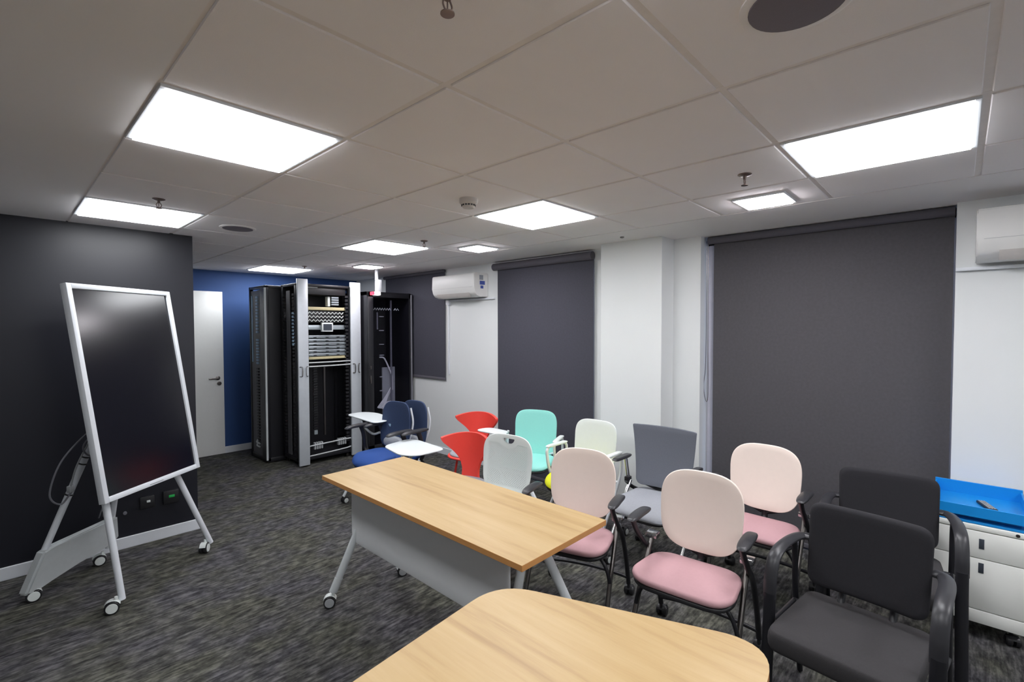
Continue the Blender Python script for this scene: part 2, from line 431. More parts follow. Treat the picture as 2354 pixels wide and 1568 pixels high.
# windows behind the blinds
def window(n, y0, y1, z0, z1, mull):
    bm = B(); x0, x1 = 3.10, 3.16
    for a, b2, c, d in ((y0, y0+.06, z0, z1), (y1-.06, y1, z0, z1), (y0, y1, z0, z0+.07), (y0, y1, z1-.07, z1)): box(bm, x0, x1, a, b2, c, d, .004)
    for yy in mull: box(bm, x0, x1, yy-.03, yy+.03, z0+.07, z1-.07, .004)
    if z0 < .5: box(bm, x0, x1, y0+.06, y1-.06, 1.0, 1.06, .004)
    f = struct(f'window_{n}', bm, M_['wframe'], smooth=False)
    bm = B(); box(bm, 3.125, 3.131, y0+.06, y1-.06, z0+.07, z1-.07); obj('pane', bm, M_['glass'], f, smooth=False)
window(1, -1.125, .386, 0, CEIL, [-.37]); window(2, 1.40, 2.62, 0, 2.27, [2.0]); window(3, 3.66, 4.92, 1.06, 2.27, [4.3])
# baseboards
def bb(name, x0, x1, y0, y1, h=.085):
    bm = B(); box(bm, x0, x1, y0, y1, 0, h, .004); struct(name, bm, M_['base'], smooth=False)
bb('baseboard_left', XL, .152, YL-.012, YL+.001); bb('baseboard_back', 1.05, XW, YN-.012, YN+.001)
bm = B()
for a, b2, x in ((2.62, 5.78, XW), (1.19, 1.40, XW), (.386, .61, XW), (-1.125, YB, XW)): box(bm, x-.012, x+.001, min(a, b2), max(a, b2), 0, .085, .004)
box(bm, 2.708, 2.721, .60, 1.197, 0, .085, .004)
struct('baseboard_right', bm, M_['base'], smooth=False)
# door in the blue wall
bm = B(); box(bm, .22, 1.045, YN-.035, YN-.002, .006, 2.085, .003); dr = struct('door_1', bm, M_['door'])
bm = B(); lathe(bm, [(.025, 0), (.026, -.008), (.012, -.012)], 'y', (.975, YN-.035, .985), 20)
tube(bm, path([(.975, YN-.045, .985), (.975, YN-.085, .985), (.955, YN-.092, .985), (.86, YN-.092, .983)], 6), .010, 10)
obj('door_handle', bm, M_['dkchrome'], dr)
bm = B(); lathe(bm, [(.025, 0), (.025, -.008), (.019, -.010), (.018, -.007), (.008, -.007), (.007, -.014)], 'y', (.99, YN-.035, .915), 20)
obj('door_lock', bm, M_['dkchrome'], dr)

# ------------------------------------------------------------------ roller blinds
def blind(nm, label, x, y0, y1, z0, ztop, m, rx, ry0, ry1, rr, cord=None):
    t = thing('roller_blind', (x, (y0+y1)/2, z0), 0, label, 'blind')
    yc = (y0+y1)/2
    bm = B(); box(bm, -.0012, .0012, y0-yc, y1-yc, 0, ztop-z0); obj('blind_fabric', bm, m, t, smooth=False)
    bm = B(); tube(bm, [(rx-x, ry0-yc, ztop-z0), (rx-x, ry1-yc, ztop-z0)], rr, 20); obj('roller_tube', bm, M_['roller'], t)
    bm = B(); box(bm, -.007, .007, y0-yc, y1-yc, -.03, .002, .003); obj('bottom_rail', bm, M_['roller'], t)
    if cord:
        cx, cy, zb = cord
        pts = [(cx-x, cy-yc, ztop-z0), (cx-x, cy-yc-.002, 1.4-z0), (cx-x-.002, cy-yc+.012, zb+.12-z0), (cx-x, cy-yc-.004, zb-z0), (cx-x, cy-yc-.022, zb+.05-z0), (cx-x, cy-yc-.018, 1.5-z0), (cx-x, cy-yc-.012, ztop-z0)]
        bm = B(); tube(bm, path(pts, 8), .0022, 6); obj('pull_cord', bm, M_['dkchrome'], t)
    return t
blind('a', 'wide charcoal roller blind covering the big window beside the white drawer cabinet', 3.05, -1.115, .322, .045, CEIL-.037, M_['blindA'], 3.03, -1.118, .36, .030, (3.03, .375, 1.02))
blind('b', 'dark grey roller blind between the wall air conditioner and the white pillar', 2.915, 1.385, 2.66, .045, CEIL-.062, M_['blindB'], 2.895, 1.385, 2.70, .040)
blind('c', 'short black roller blind ending at sill height beside the server cabinet', 2.925, 3.60, 4.95, .985, CEIL-.025, M_['blindB'], 2.915, 3.60, 4.97, .022)

# ------------------------------------------------------------------ ceiling fixtures
def panel_light(x, y, label, grp='square ceiling light panels', k=1):
    t = thing('ceiling_panel_light', (x, y, CEIL), 0, label, 'ceiling light', grp)
    bm = B()
    for a, b2, c, d in ((-.29, .29, -.29, -.272), (-.29, .29, .272, .29), (-.29, -.272, -.272, .272), (.272, .29, -.272, .272)): box(bm, a, b2, c, d, -.010, .0035, .002)
    obj('frame', bm, M_['wmetal'], t, smooth=False)
    bm = B(); box(bm, -.271, .271, -.271, .271, -.018, -.001, .003); obj('diffuser', bm, M_['panel'] if k == 1 else M_['panelB'], t, smooth=False)
    return t
LB = ['large bright ceiling light panel in front of the dark wall, nearest on the left', 'ceiling light panel above the interactive display, close to the dark wall',
      'diamond-looking ceiling light panel beside the smoke detector', 'bright ceiling light panel above the black armchairs, rightmost in the photo',
      'ceiling light panel between the smoke detector and the server racks', 'farthest ceiling light panel, just in front of the blue wall above the racks',
      'ceiling light panel overhead of the viewer', 'ceiling light panel behind the viewer near the window wall', 'ceiling light panel behind the viewer near the dark wall side']
for (x, y), l in zip(LIGHTS, LB): panel_light(x, y, l, k=2 if y > 4 else 1)
def small_light(y, label):
    t = thing('small_square_light', (2.085, y, CEIL-.006), 0, label, 'ceiling light', 'small square ceiling lights along the windows')
    bm = B(); box(bm, -.135, .135, -.135, .135, -.012, 0, .003); obj('housing', bm, M_['wmetal'], t, smooth=False)
    bm = B(); box(bm, -.120, .120, -.120, .120, -.020, -.011, .003); obj('diffuser', bm, M_['small'], t, smooth=False)
small_light(-.315, 'small square ceiling light over the window blind by the right sprinkler')
small_light(2.09, 'small square ceiling light above the air conditioner with the sticker, middle of three')
small_light(4.0, 'small square ceiling light over the server racks, farthest of three')
small_light(-2.6, 'small square ceiling light behind the viewer')
def sprinkler(x, y, label):
    t = thing('fire_sprinkler', (x, y, CEIL-.006), 0, label, 'sprinkler', 'ceiling sprinkler heads')
    t.scale = (.78, .78, .78)
    bm = B(); lathe(bm, [(.040, 0), (.040, -.004), (.030, -.010), (.012, -.012)], 'z', n=20); obj('escutcheon', bm, M_['sprink'], t)
    bm = B(); tube(bm, [(0, 0, -.01), (0, 0, -.03)], .009, 10)
    for s in (-1, 1): tube(bm, path([(s*.008, 0, -.028), (s*.016, 0, -.045), (s*.004, 0, -.066)], 5), .0028, 6)
    tube(bm, [(0, 0, -.028), (0, 0, -.062)], .0025, 6); lathe(bm, [(.004, -.062), (.020, -.066), (.020, -.069), (.003, -.070)], 'z', n=16)
    obj('sprinkler_head', bm, M_['sprink'], t)
for x, y, l in ((1.517, -.384, 'sprinkler head next to the small square light on the right'), (1.534, 2.164, 'sprinkler head at the tip of the light panel left of centre'),
                (-.297, 2.175, 'sprinkler head in front of the light over the interactive display'), (-.262, -.33, 'sprinkler head cut by the top edge of the photo'),
                (1.575, 4.56, 'farthest sprinkler head, above the server racks')): sprinkler(x, y, l)
def cspeaker(x, y, label):
    t = thing('ceiling_speaker', (x, y, CEIL-.006), 0, label, 'speaker', 'round ceiling speakers')
    bm = B(); lathe(bm, [(.118, 0), (.118, -.004), (.112, -.007), (.100, -.007)], 'z', n=40); obj('rim', bm, M_['ceilp'], t)
    bm = B(); lathe(bm, [(.100, -.006), (.098, -.009), (.05, -.011), (.004, -.0115)], 'z', n=40); obj('grille', bm, M_['speaker'], t)
cspeaker(.30, -.87, 'round grey ceiling speaker at the top edge of the photo'); cspeaker(.28, 2.72, 'small-looking round ceiling speaker near the dark wall corner')
t = thing('smoke_detector', (.905, .905, CEIL-.006), 0, 'white round smoke detector on the ceiling left of the diamond light', 'smoke detector')
bm = B(); lathe(bm, [(.052, 0), (.052, -.022), (.044, -.032), (.040, -.034)], 'z', n=32); obj('base', bm, M_['lsty'], t)
bm = B(); lathe(bm, [(.036, -.030), (.037, -.044), (.030, -.052), (.004, -.053)], 'z', n=32); obj('sensing_chamber', bm, M_['lsty'], t)
bm = B()
for k in range(14):
    a = 2*PI*k/14; c, s = math.cos(a), math.sin(a)
    tube(bm, [(.0375*c, .0375*s, -.034), (.0375*c, .0375*s, -.042)], .0045, 6)
obj('vent_slots', bm, M_['black'], t)
bm = B(); lathe(bm, [(.016, 0), (.016, -.006), (.010, -.010), (.002, -.010)], 'z', n=20)
tag(obj('ceiling_sensor', bm, M_['dkchrome'], loc=(2.53, .864, CEIL-.006)), 'tiny round sensor on the ceiling margin in front of the white pillar', 'sensor')
# emergency light hanging above the racks
t = thing('emergency_light', (2.32, 4.2, CEIL-.006), 0, 'small hanging light with a red and white lit strip above the server cabinets', 'emergency light')
bm = B(); tube(bm, [(0, 0, 0), (0, 0, -.14)], .022, 12); lathe(bm, [(.04, 0), (.04, -.01), (.02, -.014)], 'z', n=20); obj('ceiling_rod', bm, M_['grey'], t)
bm = B(); box(bm, -.01, .055, -.03, .03, -.285, -.13, .006); obj('housing', bm, M_['grey'], t)
bm = B(); box(bm, -.075, -.05, -.034, .034, -.325, -.287, .004); obj('red_lens', bm, M_['redled'], t)
bm = B(); box(bm, -.05, .035, -.034, .034, -.325, -.286, .004); obj('white_lens', bm, M_['whiteled'], t)

# ------------------------------------------------------------------ sockets on the dark wall
t = thing('wall_socket', (-.19, YL-.006, .31), 0, 'black wall socket box with a small white port low on the dark wall', 'socket')
bm = B(); box(bm, -.045, .045, -.012, .006, -.045, .045, .004); obj('plate', bm, M_['black'], t)
bm = B(); box(bm, -.005, .017, -.016, -.010, -.002, .014, .001); obj('port', bm, M_['wplast'], t)
t = thing('wall_socket', (-.042, YL-.006, .315), 0, 'black wall box with a green-lit window near the wall corner', 'socket')
bm = B(); box(bm, -.05, .05, -.02, .006, -.05, .05, .004); obj('plate', bm, M_['black'], t)
bm = B(); box(bm, -.016, .022, -.022, -.018, -.004, .016, .002); obj('green_window', bm, M_['greenled'], t)
bm = B(); lathe(bm, [(.012, .004), (.012, -.006), (.003, -.007)], 'y', n=14)
tag(obj('cable_outlet', bm, M_['cgrey'], loc=(-.323, YL-.004, .262)), 'tiny round grey outlet low on the dark wall beside the display leg', 'outlet')

# ================================================================== INTERACTIVE DISPLAY ON A WHEELED STAND
TY, TT = .659, .163
t = thing('interactive_display', (-.55, 2.32, 0), TY, 'tall black touch display in a thin white frame on a white wheeled easel stand', 'display')
W_, H_, Z0 = .72, 1.252, .643
# local: x along the width, y away from the viewer, tilt back by TT
def tp(x, d, h): return (x, h*math.sin(TT)+d*math.cos(TT), Z0+h*math.cos(TT)-d*math.sin(TT))
def tbox(bm, x0, x1, d0, d1, h0, h1, bev=0, mi=0):
    s = B(); box(s, x0, x1, d0, d1, h0, h1, bev)
    me = bpy.data.meshes.new('tmp'); s.to_mesh(me); s.free()
    n0 = len(bm.verts); bm.from_mesh(me); bpy.data.meshes.remove(me)
    bm.verts.ensure_lookup_table()
    for v in bm.verts[n0:]: v.co = Vector(tp(*v.co))
bm = B(); FR = .030
tbox(bm, 0, FR, -.004, .036, 0, H_, .003); tbox(bm, W_-FR, W_, -.004, .036, 0, H_, .003)
tbox(bm, FR, W_-FR, -.004, .036, 0, FR, .003); tbox(bm, FR, W_-FR, -.004, .036, H_-FR, H_, .003)
obj('frame', bm, M_['wmetal'], t)
bm = B(); tbox(bm, FR, W_-FR, .008, .03, FR, H_-FR); obj('screen', bm, M_['screen'], t, smooth=False)
bm = B(); tbox(bm, .06, W_-.06, .036, .075, .08, H_-.08, .01); obj('rear_housing', bm, M_['grey'], t)
bm = B(); tbox(bm, .30, .40, -.006, -.003, .008, .014); obj('indicator_bar', bm, M_['grey'], t)
def leg(a, b2, r0=.020, r1=.017, name='leg'):
    bm = B(); n = 6; A, Bv = Vector(a), Vector(b2)
    tube(bm, [A.lerp(Bv, k/n) for k in range(n+1)], [r0+(r1-r0)*k/n for k in range(n+1)], 16); return obj(name, bm, M_['wmetal'], t)
HUB = Vector((W_/2, .24, 1.30))
fl = leg(tp(.06, .055, .55), (.088, -.005, .055)); fr_ = leg((.50, .17, 1.0), (.825, .01, .055))
rl = leg((.30, .24, 1.20), (.005+.09, .60, .10)); rr_ = leg((.42, .24, 1.20), (.60, .60, .10))
def dc(parent, x, y, a): return caster(parent, (x, y, .09), a, .036, M_['wplast'], M_['black'], M_['wplast'])
def lp(o, x, y, a): c = dc(o, x, y, a)
lp(fl, .055, .0, -.9); lp(fr_, .795, .03, .3); lp(rl, .13, .585, -.65); lp(rr_, .56, .60, -.65)
bm = B()
pr = [(.058, .06), (.115, .045), (.20, .09), (.36, .12), (.50, .12), (.61, .13), (.635, .17), (.575, .335), (.165, .30), (.102, .31)]
v0 = []; v1 = []
for x, z in pr: yl = .24+.36*(1.2-z)/1.1; v0.append(bm.verts.new((x, yl-.036, z))); v1.append(bm.verts.new((x, yl+.026, z)))
bm.faces.new(v0); bm.faces.new(v1[::-1])
for k in range(len(pr)): bm.faces.new((v0[k], v0[(k+1) % len(pr)], v1[(k+1) % len(pr)], v1[k]))
bmesh.ops.bevel(bm, geom=list(bm.edges), offset=.012, segments=3, affect='EDGES')
obj('cable_basket', bm, M_['lgrey'], t)
bm = B(); box(bm, .10, W_-.10, .13, .20, 1.06, 1.24, .01); obj('mounting_bracket', bm, M_['grey'], t)
def ly(z): # point on left rear leg at height z
    k = (1.20-z)/1.10; return Vector((.30-.205*k, .24+.36*k, z))
for z in (.62, .80, .84, .95):
    p = ly(z); bm = B(); d = (ly(.5)-ly(1.0)).normalized()
    tube(bm, [p-d*.004, p+d*.004], .0215, 14); obj('cable_tie', bm, M_['black'], t)
def P3(k, dx=0, dy=0, z=None):
    p = ly(k); return (p.x+dx, p.y+dy, p.z if z is None else z)
bm = B(); tube(bm, path([P3(1.05, .0, -.03), P3(1.0, -.08, -.02), P3(.85, -.15, 0), P3(.66, -.13, 0), P3(.58, -.05, -.02), P3(.64, -.022, -.03)], 8), .005, 8); obj('power_cable', bm, M_['cgrey'], t)
bm = B(); tube(bm, path([P3(1.03, 0, -.03), P3(.93, -.07, -.02), P3(.85, -.01, -.03), P3(.84, .12, -.03)], 8), .005, 8); obj('signal_cable', bm, M_['cgrey'], t)
bm = B(); tube(bm, path([P3(.95, -.04, -.02), P3(.80, -.055, -.02), P3(.66, -.03, -.02)], 6), .0045, 8); box(bm, *(lambda q: (q[0]-.014, q[0]+.014, q[1]-.014, q[1]+.014, q[2]-.02, q[2]+.02))(P3(.66, -.028, -.02)), bev=.005); obj('cable_plug', bm, M_['grey'], t)
bm = B(); tube(bm, path([tp(.16, .06, .04), (.36, .37, .50), (.52, .58, .34)], 6), .005, 8); tube(bm, path([tp(.20, .06, .04), (.40, .39, .50), (.55, .58, .34)], 6), .005, 8); obj('hanging_cables', bm, M_['cgrey'], t)

# ================================================================== TABLES
t = thing('flip_top_table', (.66, .825, 0), 0, 'long rectangular beech table with grey modesty panel on wheeled metal legs', 'table')
TX, TYH = .29, .803
bm = B(); box(bm, -TX, TX, -TYH, TYH, .715, .74, .0015)
for f in bm.faces: f.material_index = 0 if f.normal.z > .5 or f.calc_center_median().z > .7399 else 1
obj('tabletop', bm, None, t, mats=[M_['wood'], M_['edge']], smooth=False)
bm = B(); pad(bm, rounded([(-.625, .345), (.68, .345), (.68, .715), (-.625, .715)], [.05, .05, .002, .002]), .016, lambda a, b2, h: (-.165+h, a, b2), rings=3)
obj('modesty_panel', bm, M_['modesty'], t)
for s in (-1, 1):
    for sx, nm in ((-1, 'leg'), (1, 'leg')):
        bm = B(); a = Vector((sx*.035, s*.60, .70)); b2 = Vector((-.295 if sx < 0 else .20 if s > 0 else .33, s*.67, .085))
        tube(bm, [a, a.lerp(b2, .9)], .024, 18, rb=.016, upv=(sx, 0, .3)); tube(bm, [a.lerp(b2, .88), b2], .026, 18, rb=.018, upv=(sx, 0, .3))
        l = obj(nm, bm, M_['lgrey'], t)
        caster(l, (b2.x, b2.y, .085), (-.6 if s > 0 else .4)+(0 if sx < 0 else .2), .034, M_['wplast'], M_['black'], M_['grey'])
    bm = B(); box(bm, -.10, .10, s*.60-.03, s*.60+.03, .675, .715, .006); obj('hinge_bracket', bm, M_['grey'], t)
bm = B(); tube(bm, [(0, -.60, .66), (0, .60, .66)], .018, 16); obj('cross_bar', bm, M_['lgrey'], t)

t = thing('rounded_table', (0, -.45, 0), .0, 'near beech table with rounded corners at the bottom of the photo', 'table')
poly = [(-1.0, .33), (.225, .452), (.525, -.345), (-.85, -.50)]
bm = B(); prism(bm, rounded(poly, [.15, .135, .16, .15], 10)[::-1], .715, .74, .0015)
bmesh.ops.recalc_face_normals(bm, faces=bm.faces)
for f in bm.faces: f.material_index = 0 if f.normal.z > .5 else 1
tt = obj('tabletop', bm, None, t, mats=[M_['wood2'], M_['edge']], smooth=False)
for x, y in ((-.75, .22), (.15, .30), (.30, -.24), (-.68, -.36)):
    bm = B(); tube(bm, [(x*.85, y*.8, .715), (x, y, .006)], [.026, .018], 16); lathe(bm, [(.024, 0), (.024, .012), (.018, .014)], 'z', (x, y, 0), 16); obj('leg', bm, M_['lgrey'], t)
bm = B(); box(bm, -.65, .12, -.03, .03, .67, .715, .006); obj('under_frame', bm, M_['grey'], t)

# ================================================================== CHAIRS   (local +x = facing, origin on the floor under the seat)
def shellfn(xb, zc, lean, curve, vcurve=0):
    """maps (a across, b up, h out of the face) to a leaning, gently wrapped back"""
    def f(a, b2, h):
        return (xb + curve*a*a*4 - lean*b2 + vcurve*b2*b2 + h, a, zc + b2)
    return f
def seatfn(z, dip=0, front=0, tilt=0):
    def f(a, b2, h): return (a, b2, z + h + tilt*a - front*max(0, a-.08)**2*8 + dip*b2*b2*4)
    return f
def part(name, bm, m, t, **k): return obj(name, bm, M_[m] if isinstance(m, str) else m, t, **k)
def arc(p0, p1, p2, n=10):
    a, b2, c = Vector(p0), Vector(p1), Vector(p2)
    return [a*(1-k/n)**2 + b2*2*(k/n)*(1-k/n) + c*(k/n)**2 for k in range(n+1)]

# ---- pink nesting chair
def pink(loc, rz, label):
    t = thing('nesting_chair', loc, rz, label, 'chair', 'pink nesting chairs')
    part('seat', pad(B(), rounded([(-.170, -.215), (.175, -.245), (.175, .245), (-.170, .215)], .115, 10), .030, seatfn(.436, .015, .2, .02), crown=.020), 'pinkseat', t)
    part('seat_pan', pad(B(), rounded([(-.165, -.210), (.170, -.240), (.170, .240), (-.165, .210)], .115, 10), .022, seatfn(.407, .02, .22, .02)), 'black', t)
    part('backrest', pad(B(), superel(.203, .200, 3.1, 64, taper=.04), .014, shellfn(-.205, .688, .13, .16, .25), crown=0), 'pinkback', t)
    bm = B(); tube(bm, path([(-.21, -.10, .50), (-.20, 0, .47), (-.21, .10, .50)], 6), .014, 10); box(bm, -.225, -.195, -.05, .05, .49, .60, .008)
    tube(bm, path([(-.20, 0, .49), (-.18, 0, .43), (-.08, 0, .40)], 6), .018, 10); part('back_support', bm, 'black2', t)
    for s in (-1, 1):
        a = part('armrest', pad(B(), superel(.116, .029, 3.2, 40), .020, lambda x, y, h, s=s: (x-.02, y+s*.255, .672+h+.012*math.cos(x*9)-.012), crown=.004), 'armblk', t)
        bm = B(); tube(bm, path([(.065, s*.252, .662), (.02, s*.252, .60), (-.06, s*.252, .52), (-.15, s*.252, .43), (-.25, s*.250, .25), (-.31, s*.250, .075)], 8), .0135, 12)
        l = part('rear_leg', bm, 'black2', t); caster(l, (-.31, s*.250, .07), 0, .028, M_['black'], M_['black'], M_['black'])
        bm = B(); tube(bm, path([(-.14, s*.232, .535), (-.05, s*.235, .40), (.06, s*.238, .22), (.13, s*.238, .05), (.135, s*.238, .012)], 8), .0125, 12)
        part('front_leg', bm, 'dkchrome', t)
        bm = B(); box(bm, -.165, -.11, s*.20, s*.262, .515, .545, .008); part('joint', bm, 'chrome', t)
        bm = B(); tube(bm, arc((.03, s*.10, .395), (.05, s*.22, .385), (.055, s*.238, .245)), .010, 10); part('seat_brace', bm, 'black2', t)
    bm = B(); tube(bm, arc((-.29, -.25, .12), (-.36, 0, .12), (-.29, .25, .12)), .010, 10); part('stretcher', bm, 'black2', t)
    return t
pinkA = pink((1.286, -.221, 0), math.radians(-175.6), 'pink chair with beige shell back between the near table and the black armchair')
dup(pinkA, (1.272, .45, 0), math.radians(-164.7), 'pink chair with beige shell back tucked behind the end of the long beech table')
dup(pinkA, (2.116, -.276, 0), math.radians(179.6), 'pink chair with beige shell back standing in the rear row against the wide charcoal blind')

# ---- black armchair
def blackc(loc, rz, label):
    t = thing('black_armchair', loc, rz, label, 'chair', 'black upholstered armchairs')
    part('seat', pad(B(), rounded([(-.225, -.225), (.235, -.235), (.235, .235), (-.225, .225)], .045, 8), .080, seatfn(.388, 0, .05), crown=.006, edge=.16), 'greyblack', t)
    part('backrest', pad(B(), rounded([(-.208, -.175), (.208, -.175), (.215, .178), (-.215, .178)], .055, 8), .036, shellfn(-.20, .662, .16, .10, .15), edge=.5), 'blackfab', t)
    bm = B()
    for s in (-1, 1): tube(bm, path([(-.22, s*.09, .56), (-.225, s*.09, .47), (-.17, s*.09, .39)], 6), .013, 10)
    part('back_support', bm, 'black2', t)
    for s in (-1, 1):
        y = s*.262
        bm = B(); tube(bm, path([(-.205, s*.215, .672), (-.19, s*.245, .672), (-.12, y, .672), (-.02, y+s*.006, .665), (.05, y+s*.008, .636), (.085, y+s*.008, .56), (.092, y+s*.008, .48)], 8), .014, 14, rb=.026, upv=(0, 0, 1))
        part('armrest', bm, 'armblk', t)
        bm = B(); tube(bm, path([(.092, y+s*.008, .50), (.10, y+s*.008, .35), (.13, y+s*.01, .01)], 6), .017, 14, rb=.024, upv=(1, 0, 0)); part('front_leg', bm, 'black2', t)
        bm = B(); tube(bm, path([(-.15, y, .665), (-.17, y, .58), (-.18, y, .40), (-.25, y, .01)], 8), .0125, 12); part('rear_leg', bm, 'black2', t)
        bm = B(); tube(bm, [(-.18, y, .375), (.105, y, .375)], .011, 10); part('side_rail', bm, 'black2', t)
    bm = B(); tube(bm, [(.08, -.262, .375), (.08, .262, .375)], .011, 10); tube(bm, [(-.17, -.262, .375), (-.17, .262, .375)], .011, 10); part('cross_rail', bm, 'black2', t)
    return t
bA = blackc((1.328, -.86, 0), math.radians(173.6), 'black fabric armchair nearest the camera at the bottom right')
dup(bA, (2.11, -.90, 0), math.radians(186), 'black fabric armchair behind the nearer one, beside the white drawer cabinet')

# ---- grey mesh conference chair
t = thing('mesh_back_chair', (2.08, .355, 0), math.radians(180), 'grey chair with square-topped dark mesh back in front of the white pillar', 'chair')
part('seat', pad(B(), superel(.235, .222, 5.5, 56, taper_y=.05), .05, seatfn(.43, .01, .2), crown=.014, edge=.6), 'greyfab', t)
part('seat_pan', pad(B(), superel(.225, .208, 4, 48, taper_y=.05), .016, seatfn(.40, .01, .2)), 'black', t)
part('backrest', pad(B(), rounded([(-.195, -.215), (.195, -.215), (.205, -.10), (.236, .215), (-.236, .215), (-.205, -.10)], [.05, .05, .12, .012, .012, .12], 6), .014, shellfn(-.19, .705, .10, .22, .35)), 'greymesh', t)
for s in (-1, 1):
    part('armrest', pad(B(), superel(.115, .026, 4, 36), .024, lambda x, y, h, s=s: (x-.04, y+s*.262, .686+h)), 'armblk', t)
    bm = B(); tube(bm, [(-.09, s*.262, .68), (-.13, s*.262, .52)], .016, 14, rb=.011, upv=(1, 0, 0)); part('arm_post', bm, 'chrome', t)
    bm = B(); tube(bm, path([(-.10, s*.262, .50), (-.18, s*.258, .44), (-.20, s*.20, .42)], 6), .014, 10); box(bm, -.15, -.10, s*.262-.018, s*.262+.018, .495, .53, .006); part('arm_joint', bm, 'black2', t)
    bm = B(); tube(bm, path([(-.14, s*.25, .50), (-.02, s*.25, .36), (.20, s*.25, .06)], 8), .013, 12); l = part('front_leg', bm, 'chrome', t); caster(l, (.205, s*.25, .07), 0, .028)
    bm = B(); tube(bm, path([(.05, s*.23, .40), (-.10, s*.24, .26), (-.26, s*.25, .07)], 8), .013, 12); l = part('rear_leg', bm, 'chrome', t); caster(l, (-.265, s*.25, .07), 0, .028)
bm = B(); tube(bm, path([(-.16, -.17, .50), (-.19, 0, .46), (-.16, .17, .50)], 6), .013, 10); part('back_support', bm, 'black2', t)

# ---- white-armed chairs (mint one and white one with lime seat)
def armchair(loc, rz, label, backm, seatm, sd=.235):
    t = thing('sled_armchair', loc, rz, label, 'chair')
    part('seat', pad(B(), [(x+sd-.2, y) for x, y in superel(sd, .220, 3.8, 56, taper_y=.05)], .045, seatfn(.45, .01, .2), crown=.014, edge=.6), seatm, t)
    part('seat_pan', pad(B(), [(x+sd-.2, y) for x, y in superel(sd-.007, .213, 3.8, 48, taper_y=.05)], .018, seatfn(.422, .01, .2)), 'black', t)
    part('backrest', pad(B(), superel(.198, .205, 4.2, 60, taper=.03), .014, shellfn(-.205, .66, .13, .16, .2)), backm, t)
    for s in (-1, 1):
        y = s*.262
        part('armrest', pad(B(), superel(.135, .022, 5, 32), .020, lambda x, yy, h, y=y: (x-.015, yy+y, .660+h)), 'wplast', t)
        bm = B(); tube(bm, path([(.10, y, .652), (.115, y, .60), (.06, y, .42), (-.16, y, .03)], 8), .014, 12, rb=.011, upv=(1, 0, 0)); l = part('front_leg', bm, 'wmetal', t)
        caster(l, (-.175, y, .07), 0, .028)
        bm = B(); tube(bm, path([(-.13, y, .652), (-.15, y, .60), (-.11, y, .44), (.17, y, .04)], 8), .013, 12, rb=.010, upv=(1, 0, 0)); l = part('rear_leg', bm, 'wmetal', t)
        caster(l, (.185, y, .07), 0, .028)
    bm = B(); tube(bm, [(-.11, -.262, .43), (-.11, .262, .43)], .011, 10); tube(bm, path([(-.16, -.19, .50), (-.185, 0, .45), (-.16, .19, .50)], 6), .012, 10); part('back_support', bm, 'wmetal', t)
    return t
armchair((2.235, 1.605, 0), math.radians(-158), 'mint green chair with white arms in front of the narrow blind', 'mint', 'mint', .20)
armchair((2.185, 1.009, 0), math.radians(180), 'white-backed chair with a lime yellow seat in front of the white pillar', 'wplast', 'yellow')

# ---- white perforated chair
t = thing('perforated_chair', (1.274, 1.108, 0), math.radians(-172), 'white plastic chair with perforated back and handle slot behind the long table', 'chair')
part('backrest', pad(B(), superel(.205, .205, 3.6, 72, taper=.05), .010, shellfn(-.205, .672, .12, .14, .35), rings=8), 'perf', t)
part('seat', pad(B(), superel(.215, .215, 3.4, 56), .014, seatfn(.455, .03, .7)), 'wplast', t)
bm = B()
sheet(bm, lambda u, v: (-.205+.02*u+.10*u*u, (v-.5)*.36*(1-.1*u), .49-.045*u), 6, 8, .010); part('lower_shell', bm, 'wplast', t)
for s in (-1, 1):
    bm = B(); tube(bm, path([(-.20, s*.19, .52), (-.20, s*.235, .44), (-.20, s*.24, .38), (-.30, s*.245, .05)], 8), .013, 12); l = part('rear_leg', bm, 'wmetal', t); caster(l, (-.305, s*.245, .07), 0, .028)
    bm = B(); tube(bm, path([(-.15, s*.235, .43), (.05, s*.235, .42), (.16, s*.238, .36), (.22, s*.24, .05)], 8), .013, 12); l = part('front_leg', bm, 'wmetal', t); caster(l, (.225, s*.24, .07), 0, .028)

